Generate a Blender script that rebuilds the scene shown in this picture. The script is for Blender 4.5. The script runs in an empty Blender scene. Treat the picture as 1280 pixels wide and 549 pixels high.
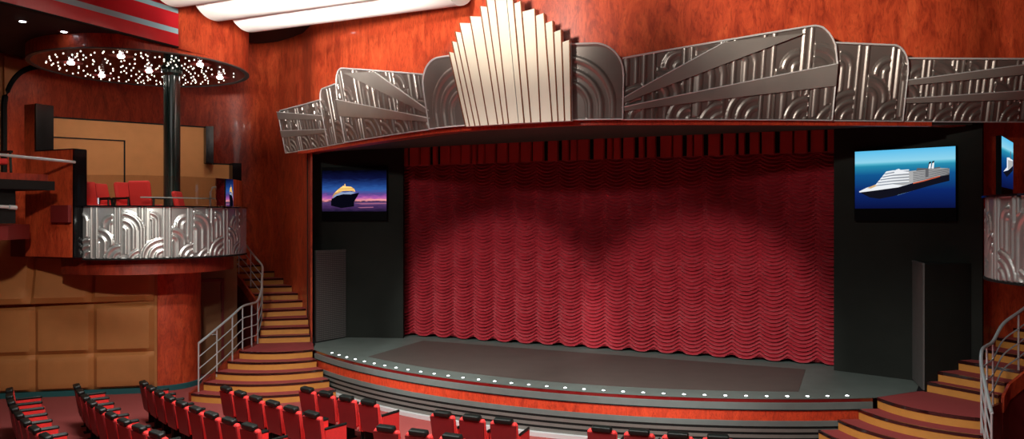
import bpy, math, random
from math import sin, cos, pi, radians, hypot, atan2, sqrt, floor
random.seed(7)
SC = bpy.context.scene
COL = SC.collection

# ------------------------------------------------------------------ materials
def new_mat(name):
    m = bpy.data.materials.new(name); m.use_nodes = True
    nt = m.node_tree
    return m, nt, nt.nodes['Principled BSDF']

def plain(name, col, rough=.5, metal=0., coat=0., noise=0., nscale=6., bump=0., spec=None):
    m, nt, b = new_mat(name)
    b.inputs['Base Color'].default_value = (*col, 1)
    b.inputs['Roughness'].default_value = rough
    b.inputs['Metallic'].default_value = metal
    b.inputs['Coat Weight'].default_value = coat
    b.inputs['Coat Roughness'].default_value = .08
    if spec is not None: b.inputs['Specular IOR Level'].default_value = spec
    if noise or bump:
        tc = nt.nodes.new('ShaderNodeTexCoord'); n = nt.nodes.new('ShaderNodeTexNoise')
        n.inputs['Scale'].default_value = nscale; n.inputs['Detail'].default_value = 4
        nt.links.new(tc.outputs['Object'], n.inputs['Vector'])
        if noise:
            r = nt.nodes.new('ShaderNodeValToRGB')
            r.color_ramp.elements[0].position = .3; r.color_ramp.elements[1].position = .7
            r.color_ramp.elements[0].color = (*[c * (1 - noise) for c in col], 1)
            r.color_ramp.elements[1].color = (*[min(1, c * (1 + noise)) for c in col], 1)
            nt.links.new(n.outputs['Fac'], r.inputs['Fac']); nt.links.new(r.outputs['Color'], b.inputs['Base Color'])
        if bump:
            bp = nt.nodes.new('ShaderNodeBump'); bp.inputs['Strength'].default_value = bump
            bp.inputs['Distance'].default_value = .01
            nt.links.new(n.outputs['Fac'], bp.inputs['Height']); nt.links.new(bp.outputs['Normal'], b.inputs['Normal'])
    return m

def wood(name, dark, mid, light, coat=.35, scale=1.0):
    """burl veneer: stretched flame figure with small dark eyes"""
    m, nt, b = new_mat(name)
    N = nt.nodes.new; L = nt.links.new
    tc = N('ShaderNodeTexCoord'); mp = N('ShaderNodeMapping')
    mp.inputs['Scale'].default_value = (1.5 * scale, 1.5 * scale, .55 * scale)
    L(tc.outputs['Object'], mp.inputs['Vector'])
    n1 = N('ShaderNodeTexNoise'); n1.inputs['Scale'].default_value = 2.2; n1.inputs['Detail'].default_value = 9
    n1.inputs['Roughness'].default_value = .68; n1.inputs['Distortion'].default_value = 1.2
    L(mp.outputs['Vector'], n1.inputs['Vector'])
    r = N('ShaderNodeValToRGB'); e = r.color_ramp.elements
    e[0].position = .3; e[0].color = (*dark, 1); e[1].position = .72; e[1].color = (*light, 1)
    k = e.new(.5); k.color = (*mid, 1)
    L(n1.outputs['Fac'], r.inputs['Fac'])
    mp2 = N('ShaderNodeMapping'); mp2.inputs['Scale'].default_value = (9 * scale, 9 * scale, 2.6 * scale)
    L(tc.outputs['Object'], mp2.inputs['Vector'])
    n2 = N('ShaderNodeTexNoise'); n2.inputs['Scale'].default_value = 1.6; n2.inputs['Detail'].default_value = 6; n2.inputs['Distortion'].default_value = 2
    L(mp2.outputs['Vector'], n2.inputs['Vector'])
    r2 = N('ShaderNodeValToRGB'); r2.color_ramp.elements[0].position = .33; r2.color_ramp.elements[0].color = (.45, .38, .36, 1)
    r2.color_ramp.elements[1].position = .5; r2.color_ramp.elements[1].color = (1, 1, 1, 1)
    L(n2.outputs['Fac'], r2.inputs['Fac'])
    mx = N('ShaderNodeMix'); mx.data_type = 'RGBA'; mx.blend_type = 'MULTIPLY'; mx.inputs[0].default_value = .6
    L(r.outputs['Color'], mx.inputs[6]); L(r2.outputs['Color'], mx.inputs[7]); L(mx.outputs[2], b.inputs['Base Color'])
    b.inputs['Roughness'].default_value = .45; b.inputs['Coat Weight'].default_value = coat; b.inputs['Coat Roughness'].default_value = .06
    return m

def emit(name, col, s):
    m, nt, b = new_mat(name)
    b.inputs['Base Color'].default_value = (0, 0, 0, 1)
    b.inputs['Emission Color'].default_value = (*col, 1); b.inputs['Emission Strength'].default_value = s
    b.inputs['Roughness'].default_value = .6; b.inputs['Specular IOR Level'].default_value = 0
    return m

def picture_mat(name, stops, strength, band=None):
    """luminous screen background: colour ramp over object-space height (0..1 in attribute space of the screen)"""
    m, nt, b = new_mat(name)
    N = nt.nodes.new; L = nt.links.new
    tc = N('ShaderNodeTexCoord'); sx = N('ShaderNodeSeparateXYZ'); L(tc.outputs['Generated'], sx.inputs[0])
    r = N('ShaderNodeValToRGB'); el = r.color_ramp.elements
    el[0].position = stops[0][0]; el[0].color = (*stops[0][1], 1); el[1].position = stops[-1][0]; el[1].color = (*stops[-1][1], 1)
    for p, c in stops[1:-1]:
        k = el.new(p); k.color = (*c, 1)
    if band:
        n = N('ShaderNodeTexNoise'); n.inputs['Scale'].default_value = band[0]; n.inputs['Detail'].default_value = 5
        mp = N('ShaderNodeMapping'); mp.inputs['Scale'].default_value = (1.6, 1.6, 9); L(tc.outputs['Generated'], mp.inputs[0]); L(mp.outputs[0], n.inputs['Vector'])
        ma = N('ShaderNodeMath'); ma.operation = 'MULTIPLY_ADD'; ma.inputs[1].default_value = band[1]; L(n.outputs['Fac'], ma.inputs[0])
        sb = N('ShaderNodeMath'); sb.operation = 'SUBTRACT'; sb.inputs[1].default_value = band[1] / 2; L(sx.outputs['Z'], sb.inputs[0])
        L(sb.outputs[0], ma.inputs[2]); L(ma.outputs[0], r.inputs['Fac'])
    else:
        L(sx.outputs['Z'], r.inputs['Fac'])
    b.inputs['Base Color'].default_value = (0, 0, 0, 1); b.inputs['Roughness'].default_value = .6; b.inputs['Specular IOR Level'].default_value = 0
    L(r.outputs['Color'], b.inputs['Emission Color']); b.inputs['Emission Strength'].default_value = strength
    return m

def glass_mat():
    m = bpy.data.materials.new('smoked_glass'); m.use_nodes = True; nt = m.node_tree; nt.nodes.clear()
    o = nt.nodes.new('ShaderNodeOutputMaterial'); t = nt.nodes.new('ShaderNodeBsdfTransparent'); g = nt.nodes.new('ShaderNodeBsdfGlossy')
    t.inputs['Color'].default_value = (.86, .84, .82, 1); g.inputs['Roughness'].default_value = .03
    f = nt.nodes.new('ShaderNodeFresnel'); f.inputs['IOR'].default_value = 1.4; mx = nt.nodes.new('ShaderNodeMixShader')
    nt.links.new(f.outputs[0], mx.inputs[0]); nt.links.new(t.outputs[0], mx.inputs[1]); nt.links.new(g.outputs[0], mx.inputs[2]); nt.links.new(mx.outputs[0], o.inputs[0])
    return m

def perf_mat():
    """black sheet metal with a close grid of pale holes"""
    m, nt, b = new_mat('perforated_grille')
    N = nt.nodes.new; L = nt.links.new
    tc = N('ShaderNodeTexCoord'); mp = N('ShaderNodeMapping'); mp.inputs['Scale'].default_value = (1, 1, 1)
    mp.inputs['Rotation'].default_value = (0, 0, radians(6))
    L(tc.outputs['Object'], mp.inputs[0]); sx = N('ShaderNodeSeparateXYZ'); L(mp.outputs[0], sx.inputs[0])
    def wave(out, s):
        a = N('ShaderNodeMath'); a.operation = 'MULTIPLY'; a.inputs[1].default_value = s; L(out, a.inputs[0])
        w = N('ShaderNodeMath'); w.operation = 'SINE'; L(a.outputs[0], w.inputs[0]); return w.outputs[0]
    ad = N('ShaderNodeMath'); ad.operation = 'ADD'; L(sx.outputs['Y'], ad.inputs[0]); L(sx.outputs['Z'], ad.inputs[1])
    su = N('ShaderNodeMath'); su.operation = 'SUBTRACT'; L(sx.outputs['Y'], su.inputs[0]); L(sx.outputs['Z'], su.inputs[1])
    mu = N('ShaderNodeMath'); mu.operation = 'MULTIPLY'; L(wave(ad.outputs[0], 62), mu.inputs[0]); L(wave(su.outputs[0], 62), mu.inputs[1])
    r = N('ShaderNodeValToRGB'); r.color_ramp.elements[0].position = .35; r.color_ramp.elements[0].color = (.045, .045, .045, 1)
    r.color_ramp.elements[1].position = .6; r.color_ramp.elements[1].color = (.24, .24, .23, 1)
    L(mu.outputs[0], r.inputs['Fac']); L(r.outputs['Color'], b.inputs['Base Color']); b.inputs['Roughness'].default_value = .5
    return m

M = {}
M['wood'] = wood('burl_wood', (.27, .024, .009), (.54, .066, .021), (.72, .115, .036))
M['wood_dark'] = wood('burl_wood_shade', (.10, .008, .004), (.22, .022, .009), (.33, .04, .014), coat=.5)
M['wood_band'] = wood('burl_wood_stage_band', (.35, .03, .012), (.62, .06, .02), (.75, .085, .025), coat=.2, scale=2.2)
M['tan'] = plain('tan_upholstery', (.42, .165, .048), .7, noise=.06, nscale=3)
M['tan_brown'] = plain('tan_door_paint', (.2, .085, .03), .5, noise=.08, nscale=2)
M['riser'] = plain('ochre_riser', (.56, .25, .05), .55, noise=.06)
M['carpet'] = plain('maroon_carpet', (.30, .055, .05), .95, noise=.16, nscale=90, bump=.3)
M['tread'] = plain('maroon_stair_carpet', (.27, .035, .035), .85, noise=.12, nscale=60, bump=.2)
M['nosing'] = plain('dark_glossy_nosing', (.025, .006, .006), .15, coat=.8)
M['black'] = plain('matt_black', (.008, .008, .008), .7, spec=.15)
M['blackgloss'] = plain('gloss_black', (.004, .004, .005), .12, spec=.4)
M['masking'] = plain('black_masking_wall', (.018, .021, .018), .8, noise=.1, nscale=2, spec=.12)
M['boxgrey'] = plain('charcoal_paint', (.10, .10, .095), .6, noise=.08)
M['deck'] = plain('grey_green_stage_paint', (.115, .148, .135), .55, noise=.1, nscale=2.5)
M['mat'] = plain('brown_dance_mat', (.078, .065, .057), .6, noise=.06, nscale=3)
M['band_grey'] = plain('grey_painted_fascia', (.135, .17, .162), .5, noise=.06)
M['band_brown'] = plain('grey_brown_fascia', (.145, .145, .13), .5, noise=.06)
M['band_red'] = plain('nosing_red_reflection', (.16, .008, .008), .12, coat=1)  # red base colour stands in for the nosing's red reflection
M['kick'] = plain('brushed_kick_plate', (.66, .70, .71), .4, metal=.25)
M['teal'] = plain('teal_baseboard', (.015, .105, .115), .5)
M['metal'] = plain('pewter_relief', (.34, .30, .275), .36, metal=.76, noise=.06, nscale=1.5)
M['metal_band'] = plain('pewter_flat_band', (.42, .40, .37), .3, metal=.55, noise=.1, nscale=1.2)
M['silver'] = plain('silver_relief', (.55, .57, .56), .36, metal=.85, noise=.04)
M['edge'] = plain('bright_edge_trim', (.85, .86, .86), .3, metal=.4)
M['chrome'] = plain('chrome_rail', (.68, .80, .82), .32, metal=.6)
M['cream'] = plain('cream_enamel', (.80, .75, .62), .55)
M['brass'] = plain('brown_blade_edge', (.25, .09, .04), .35, metal=.4)
M['curtain'] = plain('crimson_satin', (.34, .010, .022), .6, noise=.05, nscale=12)
M['curtain'].node_tree.nodes['Principled BSDF'].inputs['Sheen Weight'].default_value = .04
M['valance'] = plain('dark_red_velour', (.45, .03, .024), .8)
M['seat'] = plain('red_seat_velour', (.74, .035, .032), .75, noise=.08, nscale=40)
M['shell'] = plain('maroon_seat_back', (.17, .008, .010), .5, noise=.05, nscale=8)
M['vinyl'] = plain('black_vinyl', (.006, .009, .008), .45, spec=.25)
M['fascia_red'] = plain('red_lacquer_fascia', (.66, .02, .03), .35, coat=.3)
M['stripe'] = plain('pale_blue_stripe', (.36, .62, .68), .4)
M['white'] = plain('white_ceiling_panel', (.88, .86, .82), .6)
M['ceil'] = plain('black_ceiling', (.01, .01, .014), .8)
M['disc'] = plain('black_gloss_disc', (.008, .006, .007), .1, coat=.3)
M['lampring'] = plain('dark_red_recess', (.16, .01, .008), .4)
M['column'] = plain('dark_green_column', (.012, .03, .026), .22, coat=.6)
M['undered'] = plain('dark_red_wall_paint', (.15, .012, .012), .5)
M['star'] = emit('star_glow', (1, .93, .74), 3.5)
M['lamp'] = emit('lamp_glow', (1, .97, .9), 60)
M['downl'] = emit('downlight_glow', (.93, .92, 1), 14)
M['foot'] = emit('footlight_glow', (.92, 1, 1), 7)
M['glass'] = glass_mat()
M['grille'] = perf_mat()
M['soffit'] = plain('stage_lit_soffit_tone', (.07, .085, .07), .7, spec=.15)  # lightened colour stands in for light rising from the stage
M['scrblack'] = plain('screen_black', (.002, .002, .003), .5, spec=.05)

# ------------------------------------------------------------------ mesh builder
class MB:
    def __init__(s): s.v = []; s.f = []; s.m = []; s.mi = 0
    def add(s, vs, fs):
        o = len(s.v); s.v += [tuple(p) for p in vs]
        for f in fs: s.f.append(tuple(i + o for i in f)); s.m.append(s.mi)
    def box(s, c, d, rz=0.):
        x, y, z = d[0] / 2, d[1] / 2, d[2] / 2; ca, sa = cos(rz), sin(rz)
        vs = []
        for k in (-z, z):
            for a, b in ((-x, -y), (x, -y), (x, y), (-x, y)):
                vs.append((c[0] + a * ca - b * sa, c[1] + a * sa + b * ca, c[2] + k))
        s.add(vs, [(3, 2, 1, 0), (4, 5, 6, 7), (0, 1, 5, 4), (1, 2, 6, 5), (2, 3, 7, 6), (3, 0, 4, 7)])
    def rbox(s, c, d, r=.02, rot=None, n=3):
        """box with rounded vertical-section edges: rounded in the two largest-section axes via a superellipse loft along x"""
        x, y, z = d[0] / 2, d[1] / 2, d[2] / 2
        prof = []
        for qx, qy in ((1, 1), (-1, 1), (-1, -1), (1, -1)):
            a0 = {(1, 1): 0, (-1, 1): pi / 2, (-1, -1): pi, (1, -1): 1.5 * pi}[(qx, qy)]
            for k in range(n + 1):
                a = a0 + pi / 2 * k / n
                prof.append((qx * (y - r) + r * cos(a), qy * (z - r) + r * sin(a)))
        N = len(prof); vs = []; st = [(-x, .0), (-x + r, 1.), (x - r, 1.), (x, .0)]
        for px, g in st:
            k = 1 if g else 0
            for (a, b) in prof:
                if k: vs.append((px, a, b))
                else: vs.append((px, a * max(0, (y - r) / y), b * max(0, (z - r) / z)))
        fs = []
        for i in range(3):
            for j in range(N): fs.append((i * N + j, i * N + (j + 1) % N, (i + 1) * N + (j + 1) % N, (i + 1) * N + j))
        fs.append(tuple(range(N))[::-1]); fs.append(tuple(3 * N + j for j in range(N)))
        fs = [f[::-1] for f in fs]
        R = rot or (lambda p: p)
        s.add([tuple(a + b for a, b in zip(R(p), c)) for p in vs], fs)
    def prism(s, pts, z0, z1):
        A = sum(pts[i][0] * pts[(i + 1) % len(pts)][1] - pts[(i + 1) % len(pts)][0] * pts[i][1] for i in range(len(pts)))
        if A < 0: pts = pts[::-1]
        n = len(pts); zz0 = z0 if callable(z0) else (lambda p: z0); zz1 = z1 if callable(z1) else (lambda p: z1)
        vs = [(p[0], p[1], zz0(p)) for p in pts] + [(p[0], p[1], zz1(p)) for p in pts]
        s.add(vs, [tuple(range(n))[::-1], tuple(range(n, 2 * n))] + [(i, (i + 1) % n, n + (i + 1) % n, n + i) for i in range(n)])
    def strip(s, path, th, z0, z1):
        """wall following a plan polyline; th offset to the left; z0 / z1 numbers or lists"""
        n = len(path); nr = []
        for i in range(n):
            a = path[max(0, i - 1)]; b = path[min(n - 1, i + 1)]; l = hypot(b[0] - a[0], b[1] - a[1]) or 1
            nr.append((-(b[1] - a[1]) / l, (b[0] - a[0]) / l))
        Z0 = z0 if isinstance(z0, (list, tuple)) else [z0] * n; Z1 = z1 if isinstance(z1, (list, tuple)) else [z1] * n
        vs = []
        for i, (p, q) in enumerate(zip(path, nr)):
            vs += [(p[0], p[1], Z0[i]), (p[0], p[1], Z1[i]), (p[0] + q[0] * th, p[1] + q[1] * th, Z1[i]), (p[0] + q[0] * th, p[1] + q[1] * th, Z0[i])]
        fs = []
        for i in range(n - 1):
            a = 4 * i; b = a + 4
            for k in range(4): fs.append((a + k, b + k, b + (k + 1) % 4, a + (k + 1) % 4))
        fs += [(0, 1, 2, 3), (4 * n - 1, 4 * n - 2, 4 * n - 3, 4 * n - 4)]
        if th < 0: fs = [f[::-1] for f in fs]
        s.add(vs, [f[::-1] for f in fs])
    def tube(s, path, r, n=8):
        vs = []; P = len(path)
        for i, p in enumerate(path):
            a = path[max(0, i - 1)]; b = path[min(P - 1, i + 1)]
            t = [b[k] - a[k] for k in range(3)]; l = sqrt(sum(c * c for c in t)) or 1; t = [c / l for c in t]
            up = (0, 0, 1) if abs(t[2]) < .95 else (0, 1, 0)
            u = (t[1] * up[2] - t[2] * up[1], t[2] * up[0] - t[0] * up[2], t[0] * up[1] - t[1] * up[0]); l = sqrt(sum(c * c for c in u)); u = [c / l for c in u]
            w = (u[1] * t[2] - u[2] * t[1], u[2] * t[0] - u[0] * t[2], u[0] * t[1] - u[1] * t[0])
            for k in range(n):
                A = 2 * pi * k / n; vs.append(tuple(p[j] + r * (cos(A) * u[j] + sin(A) * w[j]) for j in range(3)))
        fs = [(i * n + k, i * n + (k + 1) % n, (i + 1) * n + (k + 1) % n, (i + 1) * n + k) for i in range(P - 1) for k in range(n)]
        fs += [tuple(range(n))[::-1], tuple((P - 1) * n + k for k in range(n))]
        s.add(vs, fs)
    def lathe(s, c, prof, n=24):
        """prof: (r, z) from bottom to top"""
        vs = []; P = len(prof)
        for r, z in prof:
            for k in range(n): vs.append((c[0] + r * cos(2 * pi * k / n), c[1] + r * sin(2 * pi * k / n), c[2] + z))
        fs = [(i * n + k, i * n + (k + 1) % n, (i + 1) * n + (k + 1) % n, (i + 1) * n + k) for i in range(P - 1) for k in range(n)]
        fs += [tuple(range(n))[::-1], tuple((P - 1) * n + k for k in range(n))]
        s.add(vs, fs)
    def grid(s, fn, nu, nv):
        vs = [fn(i / nu, j / nv) for j in range(nv + 1) for i in range(nu + 1)]
        s.add(vs, [(j * (nu + 1) + i, j * (nu + 1) + i + 1, (j + 1) * (nu + 1) + i + 1, (j + 1) * (nu + 1) + i) for j in range(nv) for i in range(nu)])
    def slab(s, front, back, nu, nv):
        """closed sheet: front(a,b) and back(a,b) grids joined at the rim"""
        o = len(s.v); s.grid(front, nu, nv)
        rim = [(i, 0) for i in range(nu)] + [(nu, j) for j in range(nv)] + [(i, nv) for i in range(nu, 0, -1)] + [(0, j) for j in range(nv, 0, -1)]
        idx = [o + j * (nu + 1) + i for i, j in rim]; k0 = len(s.v)
        s.v += [back(i / nu, j / nv) for i, j in rim]; n = len(rim)
        for k in range(n): s.f.append((idx[(k + 1) % n], idx[k], k0 + k, k0 + (k + 1) % n)); s.m.append(s.mi)
        kb = len(s.v)
        nb = max(2, nu // 8)
        s.v += [back(i / nb, j) for j in (0, 1) for i in range(nb + 1)]
        for i in range(nb): s.f.append((kb + i + nb + 1, kb + i + nb + 2, kb + i + 1, kb + i)); s.m.append(s.mi)
    def build(s, name, mats, parent=None, smooth=False, org=None, sharp=38):
        me = bpy.data.meshes.new(name)
        b = org or (parent['_o'] if parent is not None and '_o' in parent else (0, 0, 0))
        b = tuple(b)
        me.from_pydata([(p[0] - b[0], p[1] - b[1], p[2] - b[2]) for p in s.v], [], s.f)
        mats = mats if isinstance(mats, (list, tuple)) else [mats]
        for m in mats: me.materials.append(M[m] if isinstance(m, str) else m)
        if len(mats) > 1: me.polygons.foreach_set('material_index', s.m)
        if smooth:
            me.polygons.foreach_set('use_smooth', [True] * len(me.polygons))
            me.set_sharp_from_angle(angle=radians(sharp))
        me.update()
        o = bpy.data.objects.new(name, me); COL.objects.link(o)
        if parent is not None: o.parent = parent
        elif org: o.location = org
        return o

def tag(o, label=None, cat=None, group=None, kind=None):
    if label: o['label'] = label
    if cat: o['category'] = cat
    if group: o['group'] = group
    if kind: o['kind'] = kind
    return o
OFF = {}
def empty(name, loc, label, cat, group=None):
    o = bpy.data.objects.new(name, None); COL.objects.link(o); o.location = loc; o['_o'] = tuple(loc); o.empty_display_size = .2
    return tag(o, label, cat, group)
def sub(mb, name, mats, part, smooth=False):
    """sub-part: same origin as the thing the part hangs on"""
    return mb.build(name, mats, part, smooth, org=tuple(part.parent['_o']))
def struct(mb, name, mats, label, cat, smooth=False):
    return tag(mb.build(name, mats, None, smooth), label, cat, None, 'structure')
def copy_tree(o, parent=None):
    c = o.copy(); COL.objects.link(c)
    if parent is not None: c.parent = parent
    for ch in list(o.children): copy_tree(ch, c)
    return c
ORD = 'first second third fourth fifth sixth seventh eighth ninth tenth eleventh twelfth thirteenth fourteenth fifteenth sixteenth seventeenth eighteenth nineteenth twentieth'.split()
def ordinal(n):
    if n <= 20: return ORD[n - 1]
    return {2: 'twenty-', 3: 'thirty-'}[n // 10] + ORD[n % 10 - 1] if n % 10 else 'thirtieth'

def arc(c, r, a0, a1, n): return [(c[0] + r * cos(a0 + (a1 - a0) * i / n), c[1] + r * sin(a0 + (a1 - a0) * i / n)) for i in range(n + 1)]

# ------------------------------------------------------------------ marquee base curve
BP = [(0, 13.2), (1.2, 13.28), (2.3, 13.65), (3.5, 14.2), (5.5, 15.2), (6.85, 15.9), (8.7, 16.78), (11, 17.8)]
def yb(x):
    x = abs(x); n = len(BP)
    def sl(k):
        if k == 0: return 0
        if k == n - 1: return (BP[k][1] - BP[k - 1][1]) / (BP[k][0] - BP[k - 1][0])
        return (BP[k + 1][1] - BP[k - 1][1]) / (BP[k + 1][0] - BP[k - 1][0])
    for i in range(n - 1):
        if x <= BP[i + 1][0] or i == n - 2:
            x0, y0 = BP[i]; x1, y1 = BP[i + 1]; h = x1 - x0; t = (x - x0) / h
            return (2 * t**3 - 3 * t * t + 1) * y0 + (t**3 - 2 * t * t + t) * h * sl(i) + (-2 * t**3 + 3 * t * t) * y1 + (t**3 - t * t) * h * sl(i + 1)
def nb(x):
    e = .02; dy = (yb(x + e) - yb(x - e)) / (2 * e); l = hypot(1, dy); return (dy / l, -1 / l)
TILT = .2; MZ = 5.9
def mpt(x, h, off=0.):
    n = nb(x); k = off + TILT * h
    return (x + n[0] * k, yb(x) + n[1] * k, MZ + h)

# ------------------------------------------------------------------ room shell
SFC = (0, 25.6); SR = 12.05            # centre and radius of the stage's front edge
def stage_y(x, r=SR): return SFC[1] - sqrt(r * r - x * x)

b = MB(); b.prism([(-14.5, -5), (14.5, -5), (14.5, 20.5), (-14.5, 20.5)], -.2, 0)
struct(b, 'floor', 'carpet', 'maroon carpeted auditorium floor running down to the stage front', 'floor')

# wall behind the stairs and galleries (plan polylines, house right positive)
WALL_R = [(7.9, 16.9), (8.1, 17.2), (8.45, 17.58), (8.75, 17.75), (9.2, 18.02), (9.75, 18.32), (10.4, 18.62), (11.3, 18.75), (12.1, 18.1), (12.7, 16.5), (12.9, 14.2), (12.7, 12.2), (12.4, 10.8), (12.3, 9), (12.3, -4.5)]
WALL_L = [(-7.22, 16.36), (-7.55, 16.72), (-8.0, 17.15), (-8.4, 17.5), (-8.75, 17.72), (-9.2, 18.0), (-9.75, 18.3), (-10.35, 18.6), (-11.3, 18.75), (-12.1, 18.1), (-12.7, 16.5), (-12.9, 14.2), (-12.7, 12.2), (-12.4, 10.8), (-12.3, 9), (-12.3, -4.5)]
def spline(P, n=6):
    out = []
    for i in range(len(P) - 1):
        p0 = P[max(0, i - 1)]; p1 = P[i]; p2 = P[i + 1]; p3 = P[min(len(P) - 1, i + 2)]
        for j in range(n):
            t = j / n
            out.append(tuple(.5 * (2 * p1[c] + (p2[c] - p0[c]) * t + (2 * p0[c] - 5 * p1[c] + 4 * p2[c] - p3[c]) * t * t + (3 * p1[c] - p0[c] - 3 * p2[c] + p3[c]) * t**3) for c in (0, 1)))
    return out + [P[-1]]
b = MB(); b.strip(spline(WALL_L[:12]), -.05, 0, 5.88); b.strip(spline(WALL_L[11:]), -.2, 3.9, 5.88)
struct(b, 'wall_left', 'wood', 'red burl wood wall sweeping behind the left stairs and balcony', 'wall', True)
b = MB(); b.strip(spline(WALL_R), .2, 0, 5.88)
struct(b, 'wall_right', 'wood', 'red burl wood wall behind the right stairs and balcony', 'wall', True)
hx = [-6.6 + 13.2 * i / 30 for i in range(31)]
HP = WALL_L[:2:-1] + [(-7.75, 16.92), (-7.22, 16.46)] + [(x, yb(x) + .36) for x in hx] + [(7.22, 16.46), (7.85, 16.92)] + WALL_R[2:]
b = MB(); b.strip(spline(HP, 4), .25, 5.88, 9.9)
struct(b, 'wall_front', 'wood', 'curved orange-red burl wood wall above the stage opening', 'wall', True)
b = MB(); b.box((0, -4.7, 4.9), (29, .3, 10))
struct(b, 'wall_rear', 'wood_dark', 'dark wood rear wall of the auditorium', 'wall')
# ceiling
b = MB()
def cz(x): return 9.02 + .085 * max(0, abs(x) - 4)
xs = [-14.5, -9, -4, 4, 9, 14.5]
for i in range(5):
    b.prism([(xs[i], -5), (xs[i + 1], -5), (xs[i + 1], 20.5), (xs[i], 20.5)], lambda p: cz(p[0]), lambda p: cz(p[0]) + .3)
struct(b, 'ceiling', 'ceil', 'black auditorium ceiling above the wood wall', 'ceiling')

# masking walls inside the stage opening
MASK_L = [(-5.2, 17.7), (-7.75, 16.88)]
MASK_R = [(5.5, 17.66), (8.1, 16.82)]
b = MB(); b.strip(MASK_L, -.12, .9, 6.3); struct(b, 'wall_stage_left', 'masking', 'black masking wall left of the curtain carrying the sunset screen', 'wall')
b = MB(); b.strip(MASK_R, .12, .9, 6.3); struct(b, 'wall_stage_right', 'masking', 'black masking wall right of the curtain carrying the daylight ship screen', 'wall')
b = MB(); b.box((0, 18.9, 3.5), (15, .2, 5.4)); struct(b, 'wall_stage_rear', 'black', 'black wall behind the stage curtain', 'wall')
# soffit of the opening
b = MB(); n = 40
def sofz(a): return 5.86 + .24 * a
b.slab(lambda i, a: (-7.3 + 15.2 * i, yb(-7.3 + 15.2 * i) + .1 + a * (18.8 - yb(-7.3 + 15.2 * i) - .1), sofz(a)),
       lambda i, a: (-7.3 + 15.2 * i, yb(-7.3 + 15.2 * i) + .1 + a * (18.8 - yb(-7.3 + 15.2 * i) - .1), sofz(a) + .1), n, 4)
struct(b, 'trim_1', 'soffit', 'dark soffit under the marquee over the stage opening', 'soffit')
b = MB(); b.strip([(x, yb(x) - .02) for x in [-7.5 + 14.7 * i / 50 for i in range(51)]], .1, 5.82, 5.9)
struct(b, 'trim_2', 'wood_band', 'glossy red strip along the lower edge of the silver marquee', 'trim', True)

# ------------------------------------------------------------------ stage
ST = empty('stage', (0, 15, 0), 'curved thrust stage with grey deck and banded red and grey front', 'stage')
edge = [(x, stage_y(x)) for x in [-6.3 + 12.6 * i / 60 for i in range(61)]]
b = MB(); b.prism(edge + [(6.95, 16.1), (7.1, 17.3), (7.3, 18.75), (-7.3, 18.75), (-7.0, 17.2), (-6.85, 16.1)], .885, .9)
b.build('deck', 'deck', ST)
def ring(off, z0, z1, xm=6.2, depth=.35):
    xs = [-xm + 2 * xm * i / 72 for i in range(73)]
    m = MB(); m.strip([(x, stage_y(x, SR + off) if True else 0) for x in xs], depth, z0, z1); return m
for nm, z0, z1, off, mt in [('red_reflection_strip', .815, .886, -.012, 'band_red'), ('grey_band', .70, .82, .025, 'band_grey'), ('painted_shadow_gap', .683, .702, .028, 'black'), ('wood_band', .50, .685, .01, 'wood_band'),  # flush black strips paint the shade of the gaps between bands
                            ('grey_band', .405, .50, .03, 'band_grey'), ('painted_shadow_gap', .358, .408, .026, 'black'), ('brown_band', .30, .36, .03, 'band_brown'),
                            ('painted_shadow_gap', .252, .304, .026, 'black'), ('brown_band', .195, .255, .03, 'band_brown'), ('painted_shadow_gap', .148, .198, .026, 'black'), ('brown_band', .075, .15, .03, 'band_brown')]:
    ring(off, z0, z1).build(nm, mt, ST, True)
o = ring(.12, .0, .08, 5.6).build('kick_plate', 'kick', ST, True)
b = MB()
mf = [(x, stage_y(x) + .58) for x in [-4.45 + 9.4 * i / 40 for i in range(41)]]
mf = [(x, max(y, 14.35) if False else y) for x, y in mf]
b.prism(mf + [(4.95, 17.5), (-4.5, 17.56)], .9, .906)
tag(b.build('stage_mat', 'mat'), 'brown dance mat laid over the middle of the grey stage deck', 'mat')

# footlights along the edge
proto = empty('footlight', (0, 0, 0), None, 'footlight', 'footlights along the stage edge')
b = MB(); b.lathe((0, 0, 0), [(.036, 0), (.04, .004), (.036, .010), (.03, .011)], 16); b.build('housing', 'boxgrey', proto, True)
b = MB(); b.lathe((0, 0, 0), [(.031, .010), (.028, .017), (.018, .021), (.004, .023)], 16); b.build('lens', 'foot', proto, True)
NF = 33
for i in range(NF):
    a = -.478 + (.478 + .505) * i / (NF - 1)
    r = SR - .11
    o = proto if i == 0 else copy_tree(proto)
    o.location = (r * sin(a), SFC[1] - r * cos(a), .901)
    o['label'] = 'small white footlight on the stage edge, %s from the left stairs' % ordinal(i + 1) if i < 17 else 'small white footlight on the stage edge, %s from the right stairs' % ordinal(NF - i)

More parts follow.
